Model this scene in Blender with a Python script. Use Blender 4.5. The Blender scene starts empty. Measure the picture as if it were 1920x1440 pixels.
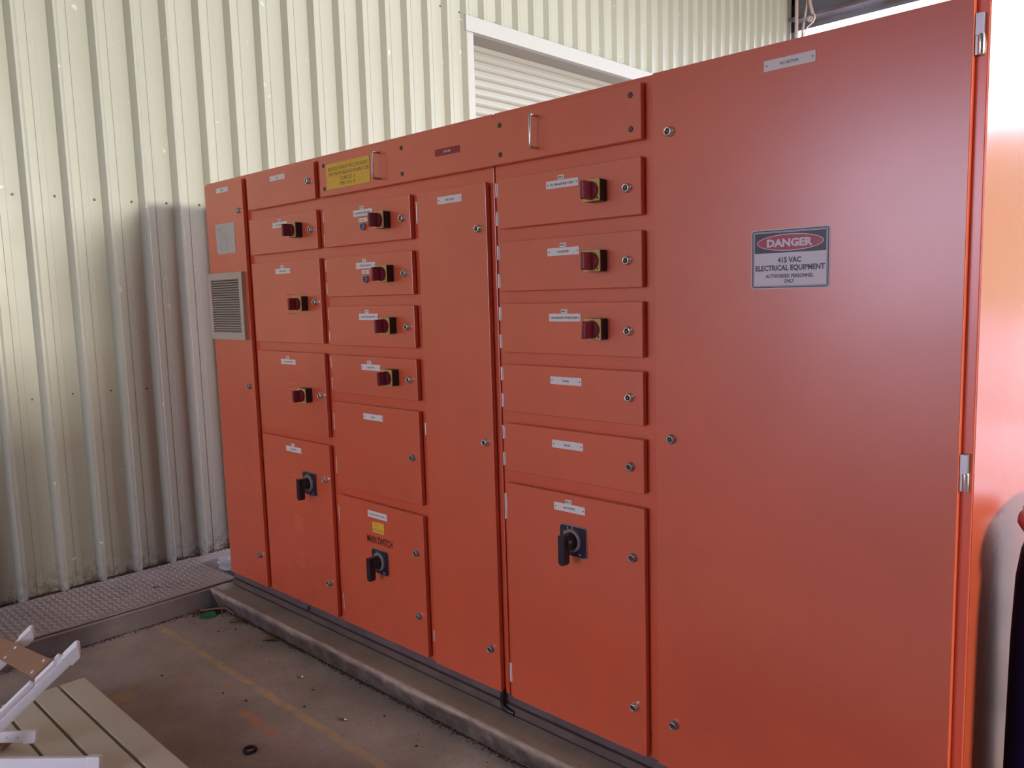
import bpy, math, random
from mathutils import Vector, Matrix, noise
random.seed(7)
S = bpy.context.scene
COL = S.collection

# ------------------------------------------------------------------ camera, world, lights, exposure
cam_d = bpy.data.cameras.new('camera'); cam = bpy.data.objects.new('camera', cam_d); COL.objects.link(cam)
cam_d.sensor_width = 36.0; cam_d.lens = 1499.09 / 1920 * 36.0; cam_d.clip_start = 0.05; cam_d.clip_end = 400
def cam_matrix(yaw, pitch, roll, loc):
    f = Vector((-math.sin(yaw)*math.cos(pitch), math.cos(yaw)*math.cos(pitch), math.sin(pitch)))
    rt = Vector((math.cos(yaw), math.sin(yaw), 0)); up = rt.cross(f)
    rr = rt*math.cos(roll) + up*math.sin(roll); uu = -rt*math.sin(roll) + up*math.cos(roll)
    m = Matrix((rr, uu, -f)).transposed().to_4x4(); m.translation = Vector(loc)
    return m
cam.matrix_world = cam_matrix(0.76182703, -0.11311673, -0.02880019, (3.917, -1.925, 1.586))
S.camera = cam

W = bpy.data.worlds.new('world'); S.world = W; W.use_nodes = True
bg = W.node_tree.nodes['Background']; bg.inputs[0].default_value = (0.80, 0.75, 1.0, 1); bg.inputs[1].default_value = 5.5

def area(name, loc, target, sx, sy, power, color, spread=180):
    l = bpy.data.lights.new(name, 'AREA'); l.shape = 'RECTANGLE'; l.size = sx; l.size_y = sy
    l.energy = power; l.color = color; l.spread = math.radians(spread)
    o = bpy.data.objects.new(name, l); COL.objects.link(o); o.location = loc
    o.rotation_euler = (Vector(target) - Vector(loc)).to_track_quat('-Z', 'Y').to_euler()
    return o
# daylight pouring through the high window opening far to the right
area('window_daylight', (13.9, 0.95, 3.0), (-0.6, 0.6, 2.0), 1.4, 1.0, 760, (1.0, 0.94, 0.82))

# translucent roof sheets over the bay behind the switchboard
area('roof_light', (3.2, 2.9, 5.0), (3.2, 2.9, 0), 5.6, 3.4, 85, (0.84, 0.91, 1.0))

S.view_settings.view_transform = 'Standard'; S.view_settings.look = 'None'
S.view_settings.gamma = 1.0; S.view_settings.exposure = 0.72; S.view_settings.use_curve_mapping = False
S.cycles.use_denoising = True
S.cycles.max_bounces = 10; S.cycles.diffuse_bounces = 6

# ------------------------------------------------------------------ materials
def mat(name, color, rough=0.5, metal=0.0, coat=0.0, spec=0.5):
    m = bpy.data.materials.new(name); m.use_nodes = True
    b = m.node_tree.nodes['Principled BSDF']
    b.inputs['Base Color'].default_value = (*color, 1); b.inputs['Roughness'].default_value = rough
    b.inputs['Metallic'].default_value = metal; b.inputs['Coat Weight'].default_value = coat
    b.inputs['Specular IOR Level'].default_value = spec
    return m
class NT:
    def __init__(s, m): s.t = m.node_tree; s.b = s.t.nodes['Principled BSDF']
    def n(s, typ, **kw):
        nd = s.t.nodes.new(typ)
        for k, v in kw.items(): setattr(nd, k, v)
        return nd
    def l(s, a, b): s.t.links.new(a, b)
    def pos(s, obj=False):
        return s.n('ShaderNodeTexCoord').outputs['Object'] if obj else s.n('ShaderNodeNewGeometry').outputs['Position']
    def noise(s, scale, detail=4, vec=None, rough=0.55):
        nd = s.n('ShaderNodeTexNoise'); nd.inputs['Scale'].default_value = scale; nd.inputs['Detail'].default_value = detail
        nd.inputs['Roughness'].default_value = rough
        if vec is not None: s.l(vec, nd.inputs['Vector'])
        return nd.outputs['Fac']
    def mapv(s, vec, scale):
        nd = s.n('ShaderNodeMapping'); nd.inputs['Scale'].default_value = scale; s.l(vec, nd.inputs['Vector']); return nd.outputs['Vector']
    def ramp(s, fac, stops):
        nd = s.n('ShaderNodeValToRGB'); e = nd.color_ramp.elements
        while len(e) < len(stops): e.new(0.5)
        for i, (p, c) in enumerate(stops):
            e[i].position = p; e[i].color = (*c, 1) if isinstance(c, (tuple, list)) else (c, c, c, 1)
        s.l(fac, nd.inputs['Fac']); return nd.outputs['Color']
    def mix(s, fac, a, b, blend='MIX'):
        nd = s.n('ShaderNodeMix', data_type='RGBA', blend_type=blend)
        for sock, v in ((nd.inputs[0], fac), (nd.inputs[6], a), (nd.inputs[7], b)):
            if isinstance(v, bpy.types.NodeSocket): s.l(v, sock)
            elif isinstance(v, (int, float)): sock.default_value = v
            else: sock.default_value = (*v, 1)
        return nd.outputs[2]
    def math(s, op, a, b=0.0, c=0.0, clamp=False):
        nd = s.n('ShaderNodeMath', operation=op); nd.use_clamp = clamp
        for i, v in enumerate((a, b, c)):
            if isinstance(v, bpy.types.NodeSocket): s.l(v, nd.inputs[i])
            else: nd.inputs[i].default_value = v
        return nd.outputs[0]
    def xyz(s, vec):
        nd = s.n('ShaderNodeSeparateXYZ'); s.l(vec, nd.inputs[0]); return nd.outputs
    def bump(s, h, strength=0.2, dist=0.01):
        nd = s.n('ShaderNodeBump'); nd.inputs['Strength'].default_value = strength; nd.inputs['Distance'].default_value = dist
        s.l(h, nd.inputs['Height']); s.l(nd.outputs[0], s.b.inputs['Normal'])
    def color(s, c): s.l(c, s.b.inputs['Base Color'])
    def rough(s, c): s.l(c, s.b.inputs['Roughness'])

M = {}
def paint(name, c, rough, coat):
    m = mat(name, c, rough, coat=coat); n = NT(m); p = n.pos()
    f = n.noise(2.2, 5, p); g = n.noise(60, 3, p)
    n.color(n.mix(n.ramp(f, [(0.3, 0.0), (0.75, 1.0)]), c, tuple(x*0.86 for x in c)))
    n.rough(n.ramp(f, [(0.2, rough-0.05), (0.9, rough+0.07)]))
    n.bump(g, 0.03, 0.002); m.node_tree.nodes['Principled BSDF'].inputs['Coat Roughness'].default_value = 0.24; m.node_tree.nodes['Principled BSDF'].inputs['Coat IOR'].default_value = 1.62
    return m
M['orange'] = paint('orange_paint', (0.72, 0.112, 0.042), 0.42, 0.85)
M['orange_frame'] = paint('orange_frame_paint', (0.73, 0.105, 0.038), 0.40, 0.85)
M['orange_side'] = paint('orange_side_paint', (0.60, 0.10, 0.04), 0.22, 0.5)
M['ghost'] = mat('ghost_mark', (0.80, 0.24, 0.13), 0.5)
M['gap'] = mat('gap_shade_and_marks', (0.03, 0.012, 0.012), 0.9)  # near-black seal block paints the shade line round doors; also crack, slots, marks
M['white_plate'] = mat('engraved_plate_white', (0.78, 0.73, 0.71), 0.45)
M['black'] = mat('black_plastic', (0.012, 0.012, 0.02), 0.35)
M['ink'] = mat('black_ink', (0.02, 0.02, 0.025), 0.6)
M['yellow'] = mat('yellow_label', (0.78, 0.48, 0.05), 0.5)
M['yellow_ink'] = mat('yellow_label_ink', (0.06, 0.035, 0.006), 0.6)
M['switch_yellow'] = mat('switch_plate_yellow', (0.62, 0.42, 0.12), 0.45)
M['switch_red'] = mat('switch_knob_red', (0.17, 0.012, 0.03), 0.3)
M['red_label'] = mat('red_label', (0.28, 0.015, 0.03), 0.4)
M['maroon'] = mat('maroon_lettering', (0.060, 0.004, 0.008), 0.5)
M['chrome'] = mat('chrome', (0.72, 0.70, 0.70), 0.22, 1.0)
M['steel'] = mat('dull_steel', (0.42, 0.40, 0.42), 0.38, 1.0)
M['dark_steel'] = mat('dark_screw_steel', (0.14, 0.10, 0.09), 0.4, 0.8)
M['blue'] = mat('blue_button', (0.02, 0.05, 0.20), 0.3)
M['grey_ring'] = mat('grey_ring_plastic', (0.22, 0.19, 0.19), 0.45)
M['dark_plate'] = mat('dark_switch_plate', (0.025, 0.015, 0.035), 0.35)
M['hinge_white'] = mat('bright_hinge_metal', (0.85, 0.82, 0.80), 0.4, 0.2)
M['paper'] = mat('laminated_paper', (0.52, 0.48, 0.44), 0.35)
M['paper_ink'] = mat('faded_ink', (0.30, 0.25, 0.25), 0.6)
M['vent'] = mat('beige_vent_plastic', (0.50, 0.42, 0.34), 0.5)
M['vent_dark'] = mat('vent_shadow', (0.04, 0.03, 0.03), 0.8)
M['sign_white'] = mat('sign_white', (0.66, 0.60, 0.66), 0.4)
M['sign_red'] = mat('sign_red', (0.42, 0.03, 0.06), 0.4)
M['sign_black'] = mat('sign_black', (0.03, 0.03, 0.06), 0.4)
M['navy'] = mat('navy_plastic', (0.004, 0.006, 0.035), 0.45)
M['pale_plastic'] = mat('pale_blue_plastic', (0.45, 0.58, 0.80), 0.4)
M['rim_red'] = mat('rim_red', (0.45, 0.10, 0.12), 0.5)
M['alu'] = mat('white_powder_coated_aluminium', (0.88, 0.88, 0.93), 0.38)
M['tan'] = mat('tan_board', (0.27, 0.21, 0.16), 0.6)
n = NT(M['tan']); p = n.pos(); n.color(n.mix(n.noise(3, 4, p), (0.68, 0.64, 0.51), (0.58, 0.54, 0.44))); n.bump(n.noise(300, 2, p), 0.05, 0.001)
M['brown_board'] = mat('brown_cross_board', (0.33, 0.17, 0.09), 0.6)
n = NT(M['brown_board']); p = n.pos(); n.color(n.mix(n.noise(14, 4, p), (0.36, 0.19, 0.10), (0.26, 0.14, 0.085)))
M['green'] = mat('green_plastic', (0.02, 0.16, 0.07), 0.5)
M['rubber'] = mat('black_rubber', (0.012, 0.012, 0.02), 0.5)
M['leaf'] = mat('dry_leaf', (0.22, 0.13, 0.07), 0.8)
M['dirt'] = mat('dirt_crumbs', (0.07, 0.035, 0.028), 0.95)
M['conduit'] = mat('pale_conduit', (0.62, 0.50, 0.45), 0.5)

# cream wall cladding: dusty enamel, droppings, dirt rising from the ground, painted low shade
m = mat('cream_cladding', (0.62, 0.57, 0.46), 0.42); n = NT(m); p = n.pos(); z = n.xyz(p)[2]
base = n.mix(n.noise(1.6, 4, n.mapv(p, (1, 1, 0.25))), (0.57, 0.58, 0.475), (0.49, 0.505, 0.42))
streak = n.ramp(n.noise(9, 4, n.mapv(p, (1, 1, 0.06))), [(0.55, 0.0), (0.8, 1.0)])
base = n.mix(n.math('MULTIPLY', streak, 0.22), base, (0.38, 0.36, 0.29))
h = n.math('SUBTRACT', 1.0, n.math('DIVIDE', n.math('SUBTRACT', z, 0.10), 0.30), clamp=True)
dirt = n.math('MULTIPLY', n.ramp(n.noise(22, 6, p, 0.7), [(0.46, 0.0), (0.58, 1.0)]), n.math('POWER', h, 3.0), clamp=True)
base = n.mix(dirt, base, (0.07, 0.055, 0.045))
h2 = n.math('SUBTRACT', 1.0, n.math('DIVIDE', n.math('SUBTRACT', z, 0.10), 1.3), clamp=True); film = n.math('MULTIPLY', n.math('POWER', h2, 1.1), 0.55)  # dirt film, reaching higher to paint in the shade low on the wall
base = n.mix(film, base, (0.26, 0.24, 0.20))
sp = n.ramp(n.noise(15, 2, p), [(0.735, 0.0), (0.755, 1.0)])
base = n.mix(sp, base, (0.78, 0.73, 0.68)); n.color(base)
n.rough(n.ramp(n.noise(5, 3, p), [(0.2, 0.26), (0.8, 0.42)]))
M['cream'] = m
M['flashing'] = mat('cream_flashing', (0.56, 0.57, 0.53), 0.45)
m = mat('shutter_enamel', (0.50, 0.50, 0.44), 0.42); M['shutter'] = m
M['lintel'] = mat('lintel_grey', (0.42, 0.41, 0.36), 0.6)

def concrete(name, a, b, sc=1.0):
    m = mat(name, a, 0.85); n = NT(m); p = n.pos()
    f = n.noise(2.3*sc, 8, p, 0.62); g = n.noise(38*sc, 4, p)
    c = n.mix(n.ramp(f, [(0.3, 0.0), (0.72, 1.0)]), a, b)
    c = n.mix(n.math('MULTIPLY', n.ramp(g, [(0.55, 0.0), (0.75, 1.0)]), 0.35), c, tuple(x*0.5 for x in b))
    n.color(c); n.bump(n.noise(120*sc, 3, p), 0.25, 0.003)
    return m, n, p, c
m, n, p, c = concrete('floor_concrete', (0.44, 0.38, 0.345), (0.25, 0.21, 0.19))
X, Y, Z = n.xyz(p)
wob = n.math('MULTIPLY', n.math('SUBTRACT', n.noise(5, 3, p), 0.5), 0.03)
def band(v, c0, hw): # 1 inside |v-c0|<hw, soft
    return n.math('SUBTRACT', 1.0, n.math('SMOOTH_MIN', n.math('MULTIPLY', n.math('MAXIMUM', n.math('SUBTRACT', n.math('ABSOLUTE', n.math('SUBTRACT', v, c0)), hw), 0.0), 120.0), 1.0, 0.05), clamp=True)
yl = n.math('ADD', Y, wob)
line = n.math('MULTIPLY', band(yl, -0.405, 0.013), n.math('GREATER_THAN', X, 0.0))
wear = n.ramp(n.noise(11, 6, p, 0.7), [(0.38, 0.12), (0.64, 0.72)])
line = n.math('MULTIPLY', line, wear)
c = n.mix(line, c, (0.60, 0.40, 0.16))
line2 = n.math('MULTIPLY', n.math('MULTIPLY', band(n.math('ADD', X, wob), 0.10, 0.022), n.math('LESS_THAN', Y, -0.40)), n.math('MULTIPLY', wear, 0.35))
c = n.mix(line2, c, (0.52, 0.38, 0.20))
def patch(x0, x1, y0, y1, col, amt):
    global c
    wb = n.math('MULTIPLY', n.math('SUBTRACT', n.noise(19, 4, p), 0.5), 0.07); xw = n.math('ADD', X, wb); yw = n.math('SUBTRACT', Y, wb)
    k = n.math('MULTIPLY', band(xw, (x0+x1)/2, (x1-x0)/2), band(yw, (y0+y1)/2, (y1-y0)/2))
    c = n.mix(n.math('MULTIPLY', k, n.math('MULTIPLY', wear, amt*1.5)), c, col)
patch(1.08, 1.33, -0.56, -0.525, (0.55, 0.27, 0.14), 1.0)
patch(1.33, 1.50, -0.575, -0.545, (0.55, 0.27, 0.14), 0.35)
patch(0.57, 0.66, -0.85, -0.76, (0.52, 0.35, 0.15), 0.8)
patch(0.83, 0.93, -0.50, -0.46, (0.42, 0.27, 0.15), 0.6)
patch(0.60, 0.72, -0.60, -0.52, (0.45, 0.24, 0.16), 0.5)
n.color(c)
M['floor'] = m
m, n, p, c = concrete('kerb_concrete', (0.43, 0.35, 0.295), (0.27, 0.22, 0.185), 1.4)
X, Y, Z = n.xyz(p)
edge = n.math('MULTIPLY', band(n.math('ADD', Y, n.math('MULTIPLY', n.math('SUBTRACT', n.noise(14, 4, p), 0.5), 0.03)), -0.113, 0.004), n.ramp(n.noise(9, 5, p, 0.7), [(0.40, 0.1), (0.62, 0.8)]))
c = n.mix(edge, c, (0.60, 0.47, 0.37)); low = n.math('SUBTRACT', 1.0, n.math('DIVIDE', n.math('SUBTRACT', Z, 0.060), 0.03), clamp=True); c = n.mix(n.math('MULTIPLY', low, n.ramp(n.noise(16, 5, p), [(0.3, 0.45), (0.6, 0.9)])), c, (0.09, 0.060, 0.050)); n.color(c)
M['kerb'] = m
M['ledge'] = concrete('pale_concrete', (0.52, 0.44, 0.41), (0.38, 0.32, 0.30), 1.5)[0]
M['trench'] = concrete('trench_wall', (0.29, 0.25, 0.24), (0.16, 0.135, 0.13), 2.0)[0]
M['trench_lip'] = mat('trench_lip', (0.36, 0.29, 0.30), 0.6)
M['packer'] = concrete('base_packer', (0.17, 0.12, 0.105), (0.10, 0.07, 0.062), 3.0)[0]
M['yard'] = concrete('yard_ground', (0.16, 0.14, 0.11), (0.11, 0.10, 0.08), 0.3)[0]
m, n, p, c = concrete('base_channel_paint', (0.17, 0.13, 0.13), (0.10, 0.07, 0.07), 2.5); M['channel'] = m
m = mat('checker_plate_steel', (0.30, 0.24, 0.235), 0.55, 0.3); n = NT(m); p = n.pos()
n.color(n.mix(n.ramp(n.noise(7, 7, p, 0.65), [(0.35, 0.0), (0.7, 1.0)]), (0.42, 0.36, 0.34), (0.28, 0.235, 0.22))); M['checker'] = m
M['tread'] = mat('worn_tread_metal', (0.58, 0.49, 0.47), 0.5, 0.35)
M['beam'] = mat('grey_beam_paint', (0.20, 0.21, 0.25), 0.5)
n = NT(M['beam']); p = n.pos(); n.color(n.mix(n.ramp(n.noise(3, 6, n.mapv(p, (0.5, 1, 3))), [(0.45, 0.0), (0.62, 1.0)]), (0.20, 0.21, 0.26), (0.15, 0.12, 0.13)))
M['roof'] = mat('roof_underside', (0.16, 0.16, 0.17), 0.7)
M['foliage'] = mat('hedge_green', (0.10, 0.14, 0.06), 0.9)
m = mat('crumpled_film', (0.75, 0.76, 0.82), 0.15); m.node_tree.nodes['Principled BSDF'].inputs['Transmission Weight'].default_value = 0.35; M['film'] = m

# ------------------------------------------------------------------ mesh helpers
class MB:
    def __init__(s): s.v = []; s.f = []; s.m = []; s.mats = []; s.smooth = []
    def mi(s, m):
        if m not in s.mats: s.mats.append(m)
        return s.mats.index(m)
    def add(s, verts, faces, m, smooth=False):
        o = len(s.v); s.v += [tuple(v) for v in verts]; i = s.mi(m)
        for f in faces: s.f.append(tuple(o + k for k in f)); s.m.append(i); s.smooth.append(smooth)
    def box(s, x0, x1, y0, y1, z0, z1, m):
        v = [(x, y, z) for z in (z0, z1) for y in (y0, y1) for x in (x0, x1)]
        s.add(v, [(0, 2, 3, 1), (4, 5, 7, 6), (0, 1, 5, 4), (2, 6, 7, 3), (0, 4, 6, 2), (1, 3, 7, 5)], m)
    def obox(s, c, ax, ay, az, hx, hy, hz, m):
        c, ax, ay, az = map(Vector, (c, ax, ay, az))
        v = [c + ax*i*hx + ay*j*hy + az*k*hz for k in (-1, 1) for j in (-1, 1) for i in (-1, 1)]
        s.add(v, [(0, 2, 3, 1), (4, 5, 7, 6), (0, 1, 5, 4), (2, 6, 7, 3), (0, 4, 6, 2), (1, 3, 7, 5)], m)
    def prism(s, pts, y0, y1, m, smooth=False): # pts in (x,z), extruded along y
        k = len(pts); v = [(x, y0, z) for x, z in pts] + [(x, y1, z) for x, z in pts]
        s.add(v, [tuple(range(k)), tuple(range(2*k-1, k-1, -1))], m)
        o = len(s.v) - 2*k; i = s.mi(m)
        for a in range(k):
            b = (a+1) % k; s.f.append((o+a, o+k+a, o+k+b, o+b)); s.m.append(i); s.smooth.append(smooth)
    def lathe(s, prof, c, axis, m, seg=20, smooth=True): # prof [(r,h)] along axis from c
        a = Vector(axis).normalized(); u = a.orthogonal().normalized(); w = a.cross(u); c = Vector(c)
        v = []
        for r, h in prof:
            for k in range(seg):
                t = 2*math.pi*k/seg; v.append(c + a*h + (u*math.cos(t) + w*math.sin(t))*r)
        f = []
        for i in range(len(prof)-1):
            for k in range(seg):
                b = (k+1) % seg; f.append((i*seg+k, i*seg+b, (i+1)*seg+b, (i+1)*seg+k))
        s.add(v, f, m, smooth)
        s.add([v[k] for k in range(seg)], [tuple(range(seg-1, -1, -1))], m)
        s.add(v[-seg:], [tuple(range(seg))], m)
    def tube(s, pts, r, m, seg=8):
        pts = [Vector(p) for p in pts]; v = []; prev = None
        for i, p in enumerate(pts):
            d = (pts[min(i+1, len(pts)-1)] - pts[max(i-1, 0)]).normalized()
            u = d.orthogonal().normalized() if prev is None else (prev - d*prev.dot(d)).normalized()
            prev = u; w = d.cross(u)
            v += [p + (u*math.cos(2*math.pi*k/seg) + w*math.sin(2*math.pi*k/seg))*r for k in range(seg)]
        f = [(i*seg+k, i*seg+(k+1) % seg, (i+1)*seg+(k+1) % seg, (i+1)*seg+k) for i in range(len(pts)-1) for k in range(seg)]
        s.add(v, f, m, True); s.add(v[:seg], [tuple(range(seg-1, -1, -1))], m); s.add(v[-seg:], [tuple(range(seg))], m)
    def text(s, body, cx, cz, y, height, m, width=None, bold=False, xscale=1.0):
        g = glyphs(body, bold); 
        xs = [v[0] for v in g[0]]; zs = [v[1] for v in g[0]]
        w = max(xs)-min(xs); hh = 0.73 if not bold else 0.73
        k = height/hh; kx = k*xscale
        if width: kx = width/w
        mx = (max(xs)+min(xs))/2
        s.add([(cx+(v[0]-mx)*kx, y, cz+(v[1]-hh/2)*k) for v in g[0]], g[1], m)
    def build(s, name, parent=None, bevel=0, at=(0, 0, 0), seg=2):
        me = bpy.data.meshes.new(name); me.from_pydata([(v[0]-at[0], v[1]-at[1], v[2]-at[2]) for v in s.v], [], s.f)
        for m in s.mats: me.materials.append(M[m])
        me.polygons.foreach_set('material_index', s.m); me.polygons.foreach_set('use_smooth', s.smooth); me.update()
        o = bpy.data.objects.new(name, me); COL.objects.link(o); o.location = at
        if parent is not None: o.parent = parent; o.matrix_parent_inverse = Matrix.Identity(4)
        if bevel:
            b = o.modifiers.new('bevel', 'BEVEL'); b.width = bevel; b.segments = seg; b.limit_method = 'ANGLE'; b.harden_normals = False
        return o
_g = {}
def glyphs(body, bold=False):
    key = (body, bold)
    if key not in _g:
        cu = bpy.data.curves.new('t', 'FONT'); cu.body = body; cu.resolution_u = 2; cu.size = 1.0
        if bold: cu.offset = 0.022 if bold is True else bold
        o = bpy.data.objects.new('t', cu); me = bpy.data.meshes.new_from_object(o)
        _g[key] = ([tuple(v.co) for v in me.vertices], [tuple(p.vertices) for p in me.polygons])
        bpy.data.objects.remove(o); bpy.data.curves.remove(cu); bpy.data.meshes.remove(me)
    return _g[key]
def tag(o, label=None, cat=None, group=None, kind=None):
    if label: o['label'] = label
    if cat: o['category'] = cat
    if group: o['group'] = group
    if kind: o['kind'] = kind
    return o
def empty(name, loc=(0, 0, 0)):
    o = bpy.data.objects.new(name, None); COL.objects.link(o); o.location = loc; return o
def rrect(x0, x1, z0, z1, r, k=4):
    pts = []
    for cx, cz, a0 in ((x1-r, z1-r, 0), (x0+r, z1-r, 90), (x0+r, z0+r, 180), (x1-r, z0+r, 270)):
        for i in range(k+1):
            a = math.radians(a0 + 90*i/k); pts.append((cx+r*math.cos(a), cz+r*math.sin(a)))
    return pts

# ------------------------------------------------------------------ structure: floor, kerb, trench, wall, roof
WX = -0.62
def sheet(name, x0, x1, y0, y1, z, m, nx, ny, amp=0.0, kind='structure'):
    b = MB(); v = []
    for j in range(ny+1):
        for i in range(nx+1):
            x = x0+(x1-x0)*i/nx; y = y0+(y1-y0)*j/ny
            v.append((x, y, z+amp*noise.noise(Vector((x*2.1, y*2.1, 3)))))
    b.add(v, [(j*(nx+1)+i, j*(nx+1)+i+1, (j+1)*(nx+1)+i+1, (j+1)*(nx+1)+i) for j in range(ny) for i in range(nx)], m, True)
    return tag(b.build(name), kind=kind)
b = MB(); b.box(-0.06, 14.2, -8.2, -0.06, -0.12, 0.0, 'floor'); b.box(3.9, 14.2, -0.06, 8.0, -0.12, 0.0, 'floor')
b.box(-0.9, -0.06, -8.2, 8.0, -0.12, -0.02, 'floor'); b.box(-0.06, 3.9, 0.9, 8.0, -0.12, 0.0, 'floor')
tag(b.build('floor'), kind='structure')
b = MB(); b.box(-60, 80, 8.0, 90, -0.16, -0.05, 'yard'); b.box(14.2, 80, -60, 8.0, -0.16, -0.05, 'yard'); b.box(-60, 14.2, -60, -8.2, -0.16, -0.05, 'yard')
tag(b.build('yard_ground'), kind='structure')

# kerb under the switchboard (rough cast edge)
prof = [(-0.068, -0.02), (-0.080, 0.0), (-0.092, 0.030), (-0.103, 0.065), (-0.112, 0.084), (-0.113, 0.094), (-0.104, 0.0975), (-0.02, 0.0965), (0.05, 0.096), (0.55, 0.095), (0.92, 0.093), (0.92, -0.02)]
xs = [-0.036 + i*0.012 for i in range(int(4.0/0.012))]
b = MB(); v = []
for x in xs:
    for k, (y, z) in enumerate(prof):
        a = 0.010 if 1 <= k <= 5 else (0.002 if k in (6, 7) else 0)
        d = noise.noise(Vector((x*3.5, k*0.35, 1.0)))*a + noise.noise(Vector((x*17, k*0.9, 5.0)))*a*0.45
        v.append((x, y + d, z + (d*0.35 if 3 <= k <= 8 else 0)))
K = len(prof); f = [(i*K+k, (i+1)*K+k, (i+1)*K+k+1, i*K+k+1) for i in range(len(xs)-1) for k in range(K-1)]
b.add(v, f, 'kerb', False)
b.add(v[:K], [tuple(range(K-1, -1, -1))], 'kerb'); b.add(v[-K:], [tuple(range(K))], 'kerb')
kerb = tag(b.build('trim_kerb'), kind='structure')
# raised mortar lump at the corner of the kerb
b = MB(); pts = []
for i in range(7):
    for j in range(5):
        x = -0.034 + 0.085*i/6; y = -0.085 + 0.085*j/4
        hh = 0.016*math.sin(math.pi*min(1, (i+1)/7))*math.sin(math.pi*(j+0.6)/5.2)
        pts.append((x, y, 0.095 + hh + 0.003*noise.noise(Vector((x*60, y*60, 0)))))
b.add(pts, [(i*5+j, (i+1)*5+j, (i+1)*5+j+1, i*5+j+1) for i in range(6) for j in range(4)], 'ledge', True)
o = b.build('mortar_lump', kerb)

# covered trench along the wall
b = MB(); b.box(-0.070, -0.040, -4.5, 0.05, -0.02, 0.094, 'trench'); b.box(-0.080, -0.0355, -4.5, 0.05, 0.090, 0.0955, 'trench_lip')
tag(b.build('trim_trench_kerb'), kind='structure')
b = MB(); b.box(WX-0.05, -0.40, -4.5, 0.05, -0.02, 0.1005, 'trench'); b.box(WX-0.05, -0.47, 0.05, 8.0, -0.02, 0.100, 'ledge')
b.box(-0.47, -0.04, 0.05, 0.9, -0.02, 0.045, 'trench')
tag(b.build('trim_wall_ledge'), kind='structure')

cp = empty('checker_plate', (-0.33, -1.5, 0.101)); tag(cp, 'dusty brown chequered steel plate covering the trench along the corrugated wall', 'plate')
b = MB(); b.box(-0.585, -0.050, -3.6, 0.045, 0.101, 0.107, 'checker'); b.build('plate', cp, 0.001, ).location = -cp.location
b = MB(); i = 0
px, py = 0.029, 0.029
for iy in range(int(2.6/py)):
    for ix in range(int(0.54/px)):
        x = -0.580 + px*(ix+0.4); y = 0.030 - py*(iy+0.4)
        if y < -2.5: continue
        a = math.radians(45 if (ix+iy) % 2 else -45); ux, uy = math.cos(a), math.sin(a)
        L, w = 0.0150, 0.0050
        v = [(x-ux*L, y-uy*L, 0.1068), (x+uy*w, y-ux*w, 0.1068), (x+ux*L, y+uy*L, 0.1068), (x-uy*w, y+ux*w, 0.1068), (x-ux*L*.5, y-uy*L*.5, 0.1094), (x+ux*L*.5, y+uy*L*.5, 0.1094)]
        b.add(v, [(0, 1, 4), (1, 2, 5), (1, 5, 4), (2, 3, 5), (3, 0, 4), (3, 4, 5)], 'tread')
o = b.build('tread_bars', cp); o.location = -cp.location; tag(o, 'raised tread bars', kind='stuff')
b = MB(); b.lathe([(0.016, 0), (0.016, 0.0006)], (-0.255, -0.30, 0.1075), (0, 0, 1), 'black', 10)
o = b.build('lifting_hole', cp); o.location = -cp.location

# corrugated wall
PITCH = 0.19
def wall_profile(y0, y1):
    pts = []; k0 = int(math.floor((y0+0.637)/PITCH))-1; k1 = int((y1+0.637)/PITCH)+2
    for k in range(k0, k1):
        c = -0.637 + k*PITCH # start of crest
        for dy, dx in ((-0.020, 0), (0.0, 0.045), (0.012, 0.045), (0.036, 0), (0.072, 0), (0.0740, 0.0030), (0.104, 0.0030), (0.1070, 0)):
            y = c+dy
            if y0 <= y <= y1: pts.append((WX+dx, y))
    return [(WX, y0)] + pts + [(WX, y1)]
def cladding(b, y0, y1, z0, z1, nz=1):
    P = wall_profile(y0, y1); v = []
    for j in range(nz+1):
        for x, y in P: v.append((x, y, z0+(z1-z0)*j/nz))
    k = len(P); b.add(v, [(j*k+i, j*k+i+1, (j+1)*k+i+1, (j+1)*k+i) for j in range(nz) for i in range(k-1)], 'cream')
OY0, OY1, OZ = 2.48, 6.55, 3.55
b = MB(); cladding(b, -8.2, OY0-0.04, 0.100, 5.3); cladding(b, OY0-0.04, OY1+0.04, OZ+0.06, 5.3); cladding(b, OY1+0.04, 8.0, 0.100, 5.3)
b.box(WX-0.30, WX-0.25, -8.2, OY0-0.3, -0.02, 5.4, 'lintel'); b.box(WX-0.30, WX-0.25, OY1+0.3, 8.0, -0.02, 5.4, 'lintel'); b.box(WX-0.30, WX-0.25, OY0-0.3, OY1+0.3, OZ+0.1, 5.4, 'lintel')
wall = tag(b.build('wall_left'), kind='structure')
b = MB()
for zz, ks in ((2.14, range(-12, 12)), (3.682, range(15, 34))):
    for k in ks:
        y = -0.637 + PITCH*k - (0.055 if zz < 3 else 0.028)
        b.lathe([(0.0065, 0), (0.0065, 0.004), (0.004, 0.006)], (WX-0.001, y, zz+random.uniform(-.004, .004)), (1, 0, 0), 'dark_steel', 7)
for k in range(-3, 4):
    b.lathe([(0.006, 0), (0.005, 0.005)], (WX-0.001, -0.637+PITCH*k-0.055, 1.12+random.uniform(-.01, .01)), (1, 0, 0), 'dark_steel', 7)
tag(b.build('cladding_screw', wall), 'rows of dark wall screws', kind='stuff')
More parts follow.
